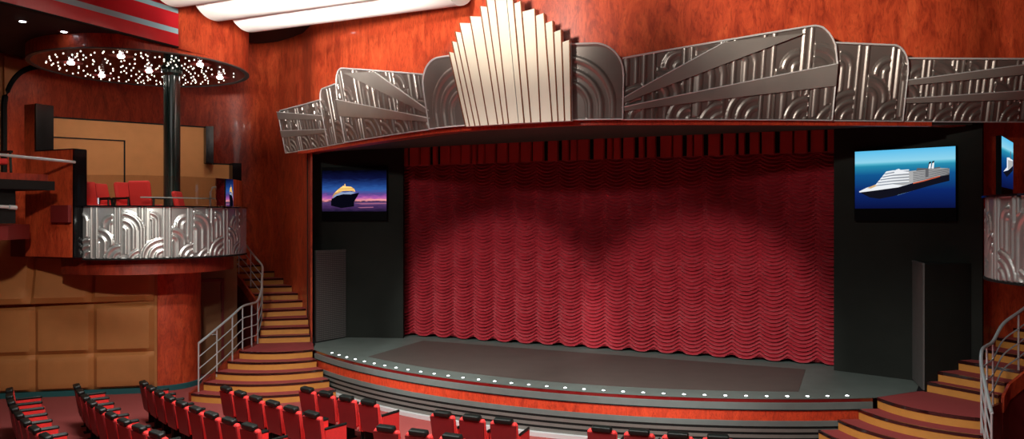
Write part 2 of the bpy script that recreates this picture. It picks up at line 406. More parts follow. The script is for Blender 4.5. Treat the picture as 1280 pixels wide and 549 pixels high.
# ------------------------------------------------------------------ curtain
CY = 18.22; CW = 5.75; NS = 19; SAG = .13; RH = .086
def curtain_fn(a, c):
    x = -CW + 2 * CW * a
    f = a * NS; f = f - floor(f); hang = 4 * f * (1 - f)
    z0 = .93 + .07 - .07 * hang; z1 = 5.66
    z = z0 + (z1 - z0) * c
    ph = (z + SAG * hang) / RH; t = ph - floor(ph)
    row = floor(ph); jit = .85 + .3 * ((sin(row * 12.9898 + floor(a * NS) * 4.1) * 43758.5) % 1)
    amp = .088 * (.72 + .28 * hang ** .7) * jit
    prof = min(1, t / .2) ** .6 * (1 - t) ** .55 * 1.15
    return (x, CY - amp * prof - .022 * (.5 - .5 * cos(2 * pi * f)) - .015 * sin(x * 2.1), z)
b = MB()
b.slab(curtain_fn, lambda a, c: (-CW + 2 * CW * a, CY + .06, .93 + .1 - .1 * 4 * ((a * NS) % 1) * (1 - (a * NS) % 1) + (5.66 - 1.03 + .1 * 4 * ((a * NS) % 1) * (1 - (a * NS) % 1)) * c), NS * 12, 54 * 8)
tag(b.build('stage_curtain', 'curtain', None, True), 'crimson scalloped austrian curtain closed across the stage', 'curtain')
# pleated valance
b = MB(); x = -5.75; vs = []
k = 0
while x < 5.75:
    w = random.choice([.14, .18, .22, .28, .3]); d = -.12 if k % 2 == 0 else 0
    g = random.choice([.02, .04, .06, .1])
    y0 = CY - .33 - .03 * random.random()
    b.prism([(x, y0 + .05), (x + .02, y0), (x + w - .02, y0), (x + w, y0 + .05), (x + w, y0 + .08), (x, y0 + .08)], 5.56, 6.12)
    x += w + g; k += 1
b.mi = 1; b.box((0, CY - .22, 5.86), (11.6, .06, .56))
tag(b.build('pleated_valance', ['valance', 'black']), 'dark red pleated valance hanging above the crimson curtain', 'valance')

# ------------------------------------------------------------------ speaker towers
def tower(s, fa, fb, fc, label, perf):
    """fa rear end of the face beside the curtain, fb its front corner, fc far end of the front"""
    T = empty('speaker_tower', (fb[0], fb[1], .9), label, 'speaker tower')
    back = (fc[0] - s * .0, fa[1])
    b = MB(); b.prism([fa, fb, fc, (fc[0], max(fc[1], fa[1] - .3))], .9, 3.27); b.build('body', 'masking', T)
    b = MB(); dx, dy = fb[0] - fa[0], fb[1] - fa[1]; l = hypot(dx, dy); n = (-dy / l * s, dx / l * s)
    n = (n[0] * (-1 if n[0] * s > 0 else 1), n[1] * (-1 if n[0] * s > 0 else 1))
    p = [(fa[0] + n[0] * .002, fa[1]), (fb[0] + n[0] * .002, fb[1]), (fb[0] + n[0] * .03, fb[1]), (fa[0] + n[0] * .03, fa[1])]
    b.prism(p, .93, 3.25); b.build('grille_panel', 'grille' if perf else 'boxgrey', T)
    b = MB(); b.prism([(fa[0], fa[1]), (fb[0], fb[1]), (fb[0] + n[0] * .04, fb[1]), (fa[0] + n[0] * .04, fa[1])], 3.25, 3.29); b.build('top_edge', 'boxgrey', T)
    return T
tower(-1, (-6.7, 17.16), (-6.86, 16.12), (-7.3, 16.6), 'tall black speaker tower with perforated grey grille beside the left stairs', True)
tower(1, (6.98, 17.2), (7.09, 16.14), (7.92, 16.86), 'tall charcoal and black speaker tower beside the right stairs', False)

# ------------------------------------------------------------------ screens
def screen(name, p0, p1, z0, z1, label, pic, frame=.03):
    """p0 left-hand plan point, p1 right-hand plan point seen from the front"""
    S_ = empty(name, ((p0[0] + p1[0]) / 2, (p0[1] + p1[1]) / 2, z0), label, 'screen')
    dx, dy = p1[0] - p0[0], p1[1] - p0[1]; l = hypot(dx, dy); r = (dx / l, dy / l); n = (r[1], -r[0])
    def W(u, v, d): return (p0[0] + r[0] * u * l + n[0] * d, p0[1] + r[1] * u * l + n[1] * d, z0 + (z1 - z0) * v)
    def plate(u0, v0, u1, v1, d0, d1):
        m = MB(); vs = [W(u0, v0, d0), W(u1, v0, d0), W(u1, v1, d0), W(u0, v1, d0), W(u0, v0, d1), W(u1, v0, d1), W(u1, v1, d1), W(u0, v1, d1)]
        m.add(vs, [(3, 2, 1, 0), (4, 5, 6, 7), (0, 1, 5, 4), (1, 2, 6, 5), (2, 3, 7, 6), (3, 0, 4, 7)]); return m
    plate(-.008, -.01, 1.008, 1.01, -.07, 0).build('housing', 'scrblack', S_)
    u0, v0, u1, v1, bg, layers = pic
    pan = plate(u0, v0, u1, v1, .0, .004).build('picture', bg, S_)
    d = .006; m = MB(); mats = []
    for col, poly in layers:
        if col not in mats: mats.append(col)
    for i, (col, poly) in enumerate(layers):
        m.mi = mats.index(col)
        m.add([W(u0 + (u1 - u0) * a, v0 + (v1 - v0) * c, d + i * .0006) for a, c in poly], [tuple(range(len(poly)))])
    m.build('ship_image', mats, pan, False, org=tuple(S_['_o']))
    return S_
E = {}
def em(c, s=1.0):
    k = (c, s)
    if k not in E: E[k] = emit('screen_colour', c, s)
    return E[k]
# daylight picture
day_bg = picture_mat('screen_sea_daylight', [(0, (.003, .006, .05)), (.3, (.004, .02, .14)), (.58, (.006, .09, .27)), (.73, (.02, .26, .42)), (.765, (.09, .46, .62)), (.8, (.28, .66, .84)), (1, (.10, .52, .85))], 1.0)
HULL = em((.006, .006, .012)); WHT = em((.85, .87, .9)); GRY = em((.42, .42, .42)); DGR = em((.12, .12, .13)); RED = em((.6, .12, .06)); WAKE = em((.28, .55, .85)); TANC = em((.65, .42, .2)); SHD = em((.25, .28, .33))
day = []
day.append((WAKE, [(.25, .18), (.45, .225), (.70, .34), (.86, .42), (.88, .45), (.6, .30), (.42, .25)]))
day.append((HULL, [(.05, .285), (.24, .315), (.45, .355), (.60, .42), (.80, .50), (.945, .56), (.945, .44), (.80, .385), (.58, .285), (.40, .205), (.26, .165), (.16, .19)]))
day.append((WHT, [(.045, .30), (.13, .365), (.24, .40), (.40, .42), (.56, .44), (.60, .425), (.45, .355), (.24, .315), (.05, .282)]))
day.append((TANC, [(.13, .355), (.22, .415), (.25, .40), (.17, .345)]))
day.append((GRY, [(.36, .42), (.37, .60), (.62, .63), (.86, .655), (.945, .645), (.945, .56), (.80, .50), (.60, .425), (.5, .385)]))
for k in range(5):
    y = .42 + k * .048; day.append((WHT, [(.215 + k * .024, y - .02), (.235 + k * .024, y + .02), (.40, y + .035), (.56, y + .03 + .01), (.56, y + .022), (.40, y + .008)]))
    day.append((SHD, [(.225 + k * .024, y - .034), (.23 + k * .024, y - .021), (.40, y + .007), (.56, y + .02), (.56, y + .008), (.40, y - .008)]))
for k in range(6):
    y = .455 + k * .03; day.append((DGR, [(.60, y), (.945, y + .10 - k * .012), (.945, y + .086 - k * .012), (.60, y - .012)]))
day.append((RED, [(.60, .425), (.70, .46), (.86, .53), (.86, .512), (.70, .44), (.6, .405)]))
day.append((DGR, [(.72, .50), (.72, .645), (.75, .65), (.75, .52)]))
day.append((WHT, [(.41, .60), (.43, .655), (.46, .67), (.49, .63), (.56, .61), (.56, .595)]))
day.append((DGR, [(.63, .62), (.64, .67), (.76, .655), (.86, .675), (.86, .65)]))
day.append((HULL, [(.742, .65), (.755, .76), (.775, .77), (.77, .65)])); day.append((WHT, [(.748, .65), (.758, .73), (.775, .74), (.77, .65)]))
day.append((HULL, [(.775, .65), (.785, .77), (.805, .78), (.80, .65)])); day.append((WHT, [(.778, .65), (.787, .74), (.805, .75), (.80, .65)]))
screen('wall_screen', (5.91, 17.40), (7.66, 16.83), 4.085, 5.5, 'wall screen right of the curtain showing a cruise ship on blue sea', (0, .17, 1, 1, day_bg, day))
# sunset picture
sun_bg = picture_mat('screen_sea_sunset', [(0, (.012, .008, .03)), (.12, (.06, .025, .10)), (.21, (.10, .05, .16)), (.245, (.03, .02, .06)), (.27, (.85, .30, .32)), (.33, (.42, .10, .40)), (.42, (.10, .06, .26)), (.52, (.03, .11, .38)), (.66, (.012, .04, .18)), (.8, (.004, .006, .04)), (1, (.001, .001, .004))], 1.0, (4, .16))
GOLD = em((.95, .55, .16), 1.3); GOLD2 = em((.55, .30, .12)); BLUE = em((.28, .36, .55)); PINK = em((.9, .35, .38)); DARK = em((.002, .002, .006)); REF = em((.35, .12, .22))
sun = [(REF, [(.5, .2), (1, .21), (1, .18), (.62, .17)]), (REF, [(.55, .1), (.8, .11), (.8, .09), (.6, .08)]), (PINK, [(.52, .262), (1, .268), (1, .30), (.52, .275)]), (DARK, [(.14, .14), (.14, .235), (.15, .31), (.23, .38), (.33, .42), (.45, .415), (.58, .455), (.55, .36), (.50, .24), (.50, .12), (.3, .08)]),
       (BLUE, [(.16, .31), (.20, .40), (.30, .47), (.36, .46), (.44, .48), (.53, .455), (.45, .415), (.33, .42), (.23, .38)]),
       (GOLD2, [(.15, .33), (.19, .45), (.30, .52), (.30, .47), (.20, .40)]),
       (GOLD, [(.20, .46), (.27, .56), (.31, .60), (.33, .63), (.36, .61), (.45, .60), (.50, .55), (.52, .48), (.44, .50), (.36, .50), (.30, .48)])]
for k in range(3): sun.append((DARK, [(.25, .49 + .035 * k), (.5, .505 + .03 * k), (.5, .497 + .03 * k), (.25, .482 + .035 * k)]))
sun.append((GOLD, [(.35, .6), (.352, .67), (.362, .67), (.37, .6)]))
screen('wall_screen', (-7.28, 16.93), (-5.58, 17.47), 4.085, 5.5, 'wall screen left of the curtain showing a lit ship at sunset', (0, .165, 1, .95, sun_bg, sun))
# edge-on screen by the right balcony
side = [(HULL, [(.1, .3), (.5, .36), (.95, .5), (.95, .4), (.4, .22)]), (WHT, [(.1, .31), (.4, .42), (.4, .62), (.6, .64), (.95, .62), (.95, .5), (.5, .37)]), (GRY, [(.5, .38), (.5, .58), (.95, .6), (.95, .5)]), (DGR, [(.7, .62), (.7, .78), (.76, .78), (.76, .62)])]
screen('side_screen', (7.83, 12.95), (8.16, 14.15), 4.45, 5.3, 'narrow screen seen edge-on above the right balcony rim', (0, .14, 1, 1, day_bg, side))

# ------------------------------------------------------------------ relief pattern
def smoothbar(d, w): return sqrt(max(0., 1 - (2 * d / w) ** 2)) if abs(d) < w / 2 else 0.
def deco(p, q, W=1.5, H=1.12):
    """layered bars and stilted quarter arches, p along, q up (metres) -> relief 0..1"""
    k = floor(p / W); p = p - k * W; h = 0.
    for c in (.03, .13, .50, .62, 1.0, 1.09, 1.46):
        h = max(h, .85 * smoothbar(p - c, .058))
    S_ = H / 1.12
    for cx, cy, R, sd, legs, per in ((1.14, .60, .44, 1, 1, .15), (1.14 - W, .60, .44, 1, 1, .15), (.22, .80, .24, 1, 1, .12), (.95, .72, .24, -1, 1, .12), (.66, .34, .34, 1, 1, .14),
                                     (.47, .02, .44, -1, 0, .125), (1.10, .0, .32, -1, 0, .12), (1.54, -.12, .36, -1, 0, .12)):
        dx = (p - cx) * sd; dq = q - cy * S_
        if dx < 0: continue
        if dq >= 0: r = hypot(dx, dq)
        elif legs: r = dx
        else: r = hypot(dx, dq)
        if r > R or (not legs and q < 0): continue
        if legs and dq < -.5: continue
        t = (R - r) / per; i = floor(t); t -= i
        if i > 2: hh = .35
        else: hh = .28 + .72 * smoothbar(t - .5, .56)
        h = hh
    return h

def relief(name, surf, a0, a1, top, fn, parent, mat, nu, nv, depth=.06, amp=.035, s0=None, s1=None):
    s0 = s0 or (lambda h: a0); s1 = s1 or (lambda h: a1)
    def co(a, c):
        h = c * top(a); return s0(h) + (s1(h) - s0(h)) * a, h
    def front(a, c):
        x, h = co(a, c); e = 1 if .012 < a < .988 and .012 < c < .985 else 0
        return surf(x, h, (amp * fn(x, h) if e else amp * .6))
    def back(a, c):
        x, h = co(a, c); return surf(x, h, -depth)
    m = MB(); m.slab(front, back, nu, nv)
    return m.build(name, mat, parent, True), co

def panel_thing(name, label, off, xi, xo, top, fn, nu, nv, bands=(), flip=1, mat='metal', slant=0.):
    """xi inner and xo outer plan x (signed)"""
    c = mpt((xi + xo) / 2, 0, off); T = empty(name, c, label, 'wall panel', 'silver marquee panels')
    lft, rgt = (xi, xo) if xo > xi else (xo, xi)
    rv = xo < xi
    tp = (lambda a: top(1 - a)) if rv else top
    s0 = (lambda h: lft - (slant * h if rv else 0)); s1 = (lambda h: rgt + (0 if rv else slant * h))
    surf = lambda x, h, k: mpt(x, h, off + k)
    f2 = lambda x, h: fn(abs(x - xi) * 1.1, h)
    _, co = relief('relief', surf, lft, rgt, tp, f2, T, mat, nu, nv, s0=s0, s1=s1)
    # bright rim along the top and the outer end
    path = []
    for i in range(61):
        x, h = co(i / 60, 1); path.append(surf(x, h, .03))
    m = MB(); m.tube(path, .017, 6); m.build('rim', 'edge', T, True)
    a = 0 if rv else 1; m = MB()
    m.tube([surf(*co(a, j / 10), .03) for j in range(11)], .014, 6); m.build('rim', 'edge', T, True)
    m = MB(); m.tube([surf(*co(i / 30, 0), .03) for i in range(31)], .012, 6); m.build('rim', 'edge', T, True)
    for up, lo in bands:
        n = 24
        def edge(ln, t):
            (aa, hh), (ab, hb) = ln; return aa + (ab - aa) * t, hh + (hb - hh) * t
        def bf(t, c, k):
            pu = edge(up, t); pl = edge(lo, t); A = pl[0] + (pu[0] - pl[0]) * c; h = pl[1] + (pu[1] - pl[1]) * c
            return surf(xi + (xo - xi) * A, h, k)
        m = MB(); m.slab(lambda t, c: bf(t if not rv else 1 - t, c, .062), lambda t, c: bf(t if not rv else 1 - t, c, .01), n, 2); bd = m.build('ray_band', 'metal_band', T)
        m = MB(); m.tube([bf(t / n, .985, .064) for t in range(n + 1)], .011, 6); sub(m, 'band_edge', 'edge', bd, True)
    return T

def rtop(h0, h1, r_in=0., r_out=.18, drop=.55):
    """top profile along the panel: h0 inner -> h1 outer, rounded outer (and inner) corners"""
    def f(a):
        h = h0 + (h1 - h0) * min(1, a / (1 - r_out * .6) if r_out else a)
        if r_out and a > 1 - r_out:
            t = (a - (1 - r_out)) / r_out; h *= 1 - drop * (1 - sqrt(max(0, 1 - t * t)))
        if r_in and a < r_in:
            t = (r_in - a) / r_in; h *= 1 - .2 * (1 - sqrt(max(0, 1 - t * t)))
        return h
    return f
def arch_fn(p, q):
    d = hypot(p, max(0, q - .22))
    h = .3
    for r, w in ((.86, .11), (.64, .10), (.44, .09)): h += .7 * smoothbar(d - r, w)
    return h - (.3 if d < .36 else 0) - (.15 if .5 < d < .58 or .71 < d < .79 else 0)
BIGB = ([((0, .36), (.46, 1.33)), ((0, .27), (.84, 1.50))], [((0, .21), (1, .99)), ((0, .14), (1, .6))])
WINGB = ([((0, .72), (1, 1.1)), ((0, .63), (1, .9))], [((0, .40), (1, .60)), ((0, .32), (1, .42))])
for s, arch, big, small, wing in ((1, (1.1, 2.04), (2.02, 5.48), (5.38, 6.68), (6.62, 9.2)), (-1, (-.8, -1.77), (-1.73, -4.93), (-4.86, -5.82), (-5.78, -8.2))):
    w = 'right' if s > 0 else 'left'
    panel_thing('arch_panel', 'rounded pewter panel of nested arches just %s of the cream fan' % w, .14, *arch, rtop(1.31, 1.31, 0, .5, .42), arch_fn, 80, 70)
    panel_thing('ray_panel', 'largest pewter relief panel with two diagonal ray bands, %s of the cream fan' % w, .08, *big, rtop(1.06, 1.66, 0, .14, .4), lambda p, q: deco((p + .3) / 1.4, q / 1.4, 1.5, 1.0), 260, 110, BIGB)
    panel_thing('scallop_panel', 'narrow bandless pewter relief panel outside the large ray panel, %s side' % w, .03, *small, rtop(1.36, 1.33, 0, .22, .35), lambda p, q: deco((p + .1) / 1.25, q / 1.25, 1.5, 1.05), 100, 95)
    panel_thing('wing_panel', 'low outermost pewter relief panel at the %s end of the marquee' % w, -.02, *wing, rtop(1.12, 1.12, 0, .07, .2), lambda p, q: deco((p + .75) / 1.15, q / 1.15, 1.5, 1.0), 190, 80, WINGB)

# ------------------------------------------------------------------ cream fan crest
FY = 12.98
FAN = empty('fan_crest', (.2, FY, MZ), 'tall cream stepped fan of upright blades at the centre of the marquee', 'fan crest')
# blade edges: (top x, top z), bottom x ; rank = how far forward
ED = [(-1.04, 1.38, -.83), (-.95, 1.56, -.74), (-.86, 1.72, -.62), (-.75, 1.86, -.51), (-.52, 1.95, -.33), (-.29, 2.08, -.13), (-.15, 2.2, -.01), (.02, 2.36, .10), (.25, 2.36, .30), (.38, 2.2, .41), (.52, 2.08, .54), (.77, 1.95, .72), (.93, 1.86, .94), (1.08, 1.73, 1.05), (1.22, 1.57, 1.17), (1.36, 1.39, 1.29)]
HT = [1.38, 1.56, 1.72, 1.86, 1.95, 2.1, 2.24, 2.4, 2.24, 2.1, 1.95, 1.86, 1.72, 1.56, 1.38]
for i in range(15):
    (xl, _, bl), (xr, _, br) = ED[i], ED[i + 1]; H = HT[i]; rank = min(i, 14 - i)
    def ex(xt, zt, bx, z): return bx + (xt - bx) * z / zt
    front = .05 + .012 * rank
    m = MB(); nseg = 1
    vs = []
    zt_l = ED[i][1]; zt_r = ED[i + 1][1]
    tl = H - (.0 if i < 7 else .03); tr = H - (.03 if i < 7 else 0)
    for z, zz in ((0, 0), (1, 1)):
        for sd in (0, 1):
            zc = 0 if z == 0 else (tl if sd == 0 else tr)
            xx = ex(xl, zt_l, bl, zc) + .004 if sd == 0 else ex(xr, zt_r, br, zc) - .004
            for d in (front, -.05):
                vs.append((xx, FY - d - TILT * zc, MZ - .04 + zc))
    # order: 0 bl-front 1 bl-back 2 br-front 3 br-back 4 tl-front 5 tl-back 6 tr-front 7 tr-back
    m.mi = 0; m.add(vs, [(0, 2, 6, 4)])
    m.mi = 1; m.add(vs, [(1, 0, 4, 5), (2, 3, 7, 6), (4, 6, 7, 5), (3, 1, 5, 7), (1, 3, 2, 0)])
    bl_o = m.build('fan_blade', ['cream', 'edge'], FAN)
    qa, qb = (0, 4) if i <= 7 else (2, 6)
    m = MB(); m.tube([(vs[qa][0], vs[qa][1] - .004, vs[qa][2]), (vs[qb][0], vs[qb][1] - .004, vs[qb][2])], .012, 6)
    sub(m, 'blade_edge', 'brass', bl_o)

# ------------------------------------------------------------------ stairs and railings (both sides)
TR = {1: [(7.1, 16.2), (7.28, 16.38), (7.6, 16.74), (8.03, 17.18), (8.42, 17.54), (8.74, 17.7), (9.18, 17.96), (9.74, 18.25), (10.35, 18.55), (10.9, 18.6), (11.4, 18.5), (11.9, 18.1), (12.3, 17.5)],
      'O': [(8.16, 15.45), (8.28, 15.66), (8.56, 15.98), (8.86, 16.34), (9.16, 16.66), (9.62, 16.93), (10.07, 17.2), (10.5, 17.45), (10.85, 17.55), (11.1, 17.5), (11.25, 17.35), (11.4, 17.1), (11.5, 16.8)]}
LC = (7.75, 16.0); RAD = [1.62, 2.0, 2.38, 2.74, 3.1]
def stair(s):
    w = 'right' if s > 0 else 'left'
    SX = lambda pts: [(p[0] * s, p[1]) for p in pts]
    T = empty('staircase', (7.75 * s, 15, 0), 'curved staircase with maroon treads and ochre risers at the %s of the stage' % w, 'staircase')
    # five fanned steps up to the landing
    for k in range(5):
        z = .9 - .18 * k; R = RAD[k]; pts = []
        for i in range(49):
            a = -pi / 2 - i / 48 * radians(95)
            p = (LC[0] + R * cos(a), LC[1] + R * sin(a))
            if hypot(p[0] - SFC[0], p[1] - SFC[1]) < SR + (.0 if k == 0 else .03) or p[1] > 16.2: break
            pts.append(p)
        ri = [(LC[0] + (R - .03) * (p[0] - LC[0]) / R, LC[1] + (R - .03) * (p[1] - LC[1]) / R) for p in pts]
        m = MB(); m.strip(SX(ri), .06 * s, z - .18, z - .035); m.build('riser', 'riser', T, True)
        if k == 0:
            inner = [(6.27, 15.3), (6.93, 16.1), (7.08, 16.2), (8.16, 15.45)]
        else:
            R2 = RAD[k - 1] - .06; inner = [(LC[0] + R2 * (p[0] - LC[0]) / R, LC[1] + R2 * (p[1] - LC[1]) / R) for p in pts[::-1]]
        m = MB(); m.prism(SX(pts + inner), z - .03, z); m.build('tread', 'tread', T)
        no = [(LC[0] + (R + .012) * (p[0] - LC[0]) / R, LC[1] + (R + .012) * (p[1] - LC[1]) / R) for p in pts]
        m = MB(); m.strip(SX(no), .03 * s, z - .045, z + .003); m.build('nosing', 'nosing', T, True)
    # cheek beside the fanned steps
    ch = [(7.76, 12.86), (7.76, 13.2), (7.76, 13.6), (7.76, 14.0), (7.76, 14.4), (7.84, 14.75), (7.97, 15.1), (8.16, 15.45)]
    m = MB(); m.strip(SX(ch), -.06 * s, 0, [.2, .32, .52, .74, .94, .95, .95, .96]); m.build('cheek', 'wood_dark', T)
    # upper flight
    W_, O_ = TR[1], TR['O']
    for k in range(12):
        z = .9 + .18 * (k + 1)
        m = MB(); m.strip(SX([W_[k], O_[k]]), .05 * s, z - .18, z - .03); m.build('riser', 'riser', T)
        m = MB(); m.prism(SX([W_[k], O_[k], O_[k + 1], W_[k + 1]]), z - .03, z); m.build('tread', 'tread', T)
        d = (O_[k][0] - W_[k][0], O_[k][1] - W_[k][1]); l = hypot(*d); q = (d[1] / l * .014, -d[0] / l * .014)
        m = MB(); m.strip(SX([(W_[k][0] + q[0], W_[k][1] + q[1]), (O_[k][0] + q[0], O_[k][1] + q[1])]), .03 * s, z - .05, z + .003); m.build('nosing', 'nosing', T)
    OO = [(p[0] + .03, p[1] - .03) for p in O_]
    m = MB(); m.strip(SX(OO), -.05 * s, [1.0 + .18 * k - .20 for k in range(13)], [1.0 + .18 * k + .07 for k in range(13)]); m.build('stringer', 'wood', T)
    m = MB(); m.strip(SX(OO), -.03 * s, 0, [1.0 + .18 * k - .2 for k in range(13)]); m.build('understair_panel', 'undered', T)
    # railing
    Rg = empty('stair_railing', (7.7 * s, 13.05, 0), 'chrome railing with three lower bars climbing the %s staircase' % w, 'railing')
    base = [(7.72, 13.05, .18, 1.1), (7.72, 13.6, .45, 1.1), (7.73, 14.1, .72, 1.08), (7.79, 14.5, .9, 1.07), (7.92, 14.95, .92, 1.07), (8.06, 15.32, .95, 1.07)] + [(O_[k][0] - .02, O_[k][1] + .02, .9 + .18 * (k + 1), 1.02) for k in range(1, 12)]
    def crv(fr):
        pts = [(p[0] * s, p[1], p[2] + p[3] * fr) for p in base]; out = []
        for i in range(len(pts) - 1):
            p0 = pts[max(0, i - 1)]; p1 = pts[i]; p2 = pts[i + 1]; p3 = pts[min(len(pts) - 1, i + 2)]
            for j in range(5):
                t = j / 5
                out.append(tuple(.5 * (2 * p1[c] + (p2[c] - p0[c]) * t + (2 * p0[c] - 5 * p1[c] + 4 * p2[c] - p3[c]) * t * t + (3 * p1[c] - p0[c] - 3 * p2[c] + p3[c]) * t**3) for c in range(3)))
        return out + [pts[-1]]
    m = MB(); m.tube(crv(1.0), .028, 8); m.build('handrail', 'chrome', Rg, True)
    for fr in (.72, .47, .22):
        m = MB(); m.tube(crv(fr), .013, 6); m.build('bar', 'chrome', Rg, True)
    for k in (0, 1, 2, 3, 4, 5, 7, 9, 11, 13):
        p = base[k]; m = MB(); m.tube([(p[0] * s, p[1], p[2] - .03), (p[0] * s, p[1], p[2] + p[3])], .017, 8); m.build('post', 'chrome', Rg, True)
stair(-1); stair(1)

# ------------------------------------------------------------------ balconies
BC = (-9.6, 13.3)
def parapet(center, s, a0, a1, ztop, zbot, R, label, nu):
    P_ = empty('balcony_parapet', (center[0], center[1], zbot), label, 'balcony front')
    def surf(x, h, k):
        a = a0 + (a1 - a0) * x; return (center[0] + s * (R + k) * cos(a), center[1] + (R + k) * sin(a), zbot + h)
    H = ztop - zbot; Ln = R * (a1 - a0)
    m = MB()
    def front(u, v):
        e = 1 if .006 < v < .99 else 0
        x = u if s > 0 else 1 - u
        return surf(x, v * H, .035 * (deco(x * Ln + .32, v * H, 1.45, H) if e else .3))
    m.slab(front, lambda u, v: surf(u if s > 0 else 1 - u, v * H, -.08), nu, 80)
    m.build('relief_panel', 'silver', P_, True)
    m = MB(); pts = [surf(i / 40, 0, -.1)[:2] for i in range(41)]
    m.strip(pts, -.17 * s if s > 0 else .17, ztop, ztop + .03); m.build('rim', 'blackgloss', P_)
    m = MB(); m.strip(pts, -.15 if s > 0 else .15, zbot - .03, zbot); m.build('base_trim', 'black', P_)
    return P_, surf
A0, A1 = radians(-75), radians(72)
PL, surfL = parapet(BC, 1, A0, A1, 4.37, 3.27, 2.2, 'curved silver relief balcony front under the starry disc at left', 420)
PR, surfR = parapet((9.75, 13.2), -1, radians(-100), radians(50), 4.42, 3.24, 2.05, 'curved silver relief balcony front at the right edge of the picture', 380)

BAL = empty('balcony', (BC[0], BC[1], 2.9), 'left balcony deck with dark red wood underside and stepped walls', 'balcony')
def polar(r, a): return (BC[0] + r * cos(a), BC[1] + r * sin(a))
m = MB(); m.prism([polar(2.1, A0 + (A1 - A0) * i / 30) for i in range(31)] + [(-9.6, 15.5), (-10.2, 15.7), (-12.2, 12.3), (-11.6, 11.3), (-9.2, 11.1)], 3.26, 3.95); m.build('deck', 'undered', BAL)
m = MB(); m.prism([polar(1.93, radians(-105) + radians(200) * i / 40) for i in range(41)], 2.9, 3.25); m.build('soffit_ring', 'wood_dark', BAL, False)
# glass guard
m = MB(); m.strip([polar(2.14, A0 + (A1 - A0) * i / 40) for i in range(41)], -.006, 4.41, 5.05); m.build('glass_guard', 'glass', BAL, True)
m = MB(); m.tube([(*polar(2.0, A0 + radians(30) + radians(75) * i / 20), 4.58) for i in range(21)], .016, 6); m.build('guard_rail', 'chrome', BAL, True)
# curved hoop rail
hp = [(-8.13, 13.8, 3.95), (-8.13, 13.8, 4.4), (-8.12, 13.8, 4.75), (-8.08, 13.82, 4.86), (-8.02, 13.85, 4.88), (-7.95, 13.88, 4.80), (-7.9, 13.9, 4.62), (-7.87, 13.91, 4.4), (-7.85, 13.92, 3.95)]
m = MB(); m.tube(hp, .024, 8); m.build('hoop_rail', 'chrome', BAL, True)

DV = empty('stepped_divider', (-9.6, 11.1, 3.3), 'stepped red wood divider with black end faces beside the left balcony', 'divider wall')
m = MB(); m.box((-9.84, 11.11, 4.435), (1.52, .28, 2.27)); m.box((-10.46, 11.13, 6.085), (.34, .32, 1.03)); m.build('wood_face', 'wood', DV)
m = MB(); m.box((-9.06, 11.115, 4.435), (.05, .29, 2.28)); m.build('end_face', 'blackgloss', DV)
m = MB(); m.box((-10.27, 11.17, 6.09), (.05, .40, 1.04)); m.build('end_face', 'blackgloss', DV)
m = MB(); m.box((-9.66, 11.115, 5.58), (1.2, .3, .025)); m.build('ledge_cap', 'blackgloss', DV)

BWp = [(-12.17, 12.3), (-11.2, 13.9), (-10.17, 15.6)]
BW = empty('balcony_screen_wall', (-11, 14, 3.95), 'stepped tan screen wall with black outline behind the balcony chairs', 'screen wall')
m = MB(); m.strip(BWp, .2, 3.95, 6.58); m.strip([(-10.17, 15.6), (-9.83, 16.2)], .2, 3.95, 5.6); m.build('tan_panel', 'tan', BW)
m = MB(); m.strip(BWp, .22, 6.58, 6.62); m.strip([(-10.17, 15.6), (-9.83, 16.2)], .22, 5.6, 5.64); m.build('top_trim', 'black', BW)
m = MB(); m.box((-10.04, 15.62, 6.11), (.26, .2, 1.0), radians(-30)); m.build('end_face', 'blackgloss', BW)
m = MB(); m.box((-9.66, 16.2, 4.79), (.36, .24, 1.7), radians(-30)); m.build('end_face', 'blackgloss', BW)
def on_bw(t, d): 
    dx, dy = BWp[2][0] - BWp[0][0], BWp[2][1] - BWp[0][1]; l = hypot(dx, dy); return (BWp[0][0] + dx * t + dy / l * d, BWp[0][1] + dy * t - dx / l * d)
m = MB(); m.strip([on_bw(0, .012), on_bw(.50, .012)], .015, 6.1, 6.13); m.strip([on_bw(.49, .012), on_bw(.50, .012)], .015, 3.95, 6.13); m.build('panel_outline', 'black', BW)

m = MB(); m.lathe((-9.12, 13.57, 3.95), [(.26, 0), (.26, .03), (.19, .05), (.19, 3.6), (.24, 3.66), (.24, 3.74)], 28)
tag(m.build('round_column', 'column', None, True), 'dark green round column rising from balcony to starry disc', 'column')
m = MB(); m.lathe((-9.8, 13.95, 0), [(.85, 0), (.85, 2.9)], 40)
tag(m.build('round_pier', 'wood', None, True), 'round red burl wood pier under the left balcony', 'pier')
m = MB(); m.lathe((-9.8, 13.95, 0), [(.875, 0), (.875, .12), (.86, .13)], 40)
tag(m.build('baseboard_pier', 'teal', None, True), 'teal baseboard ring around the round wood pier', 'baseboard', None, 'structure')

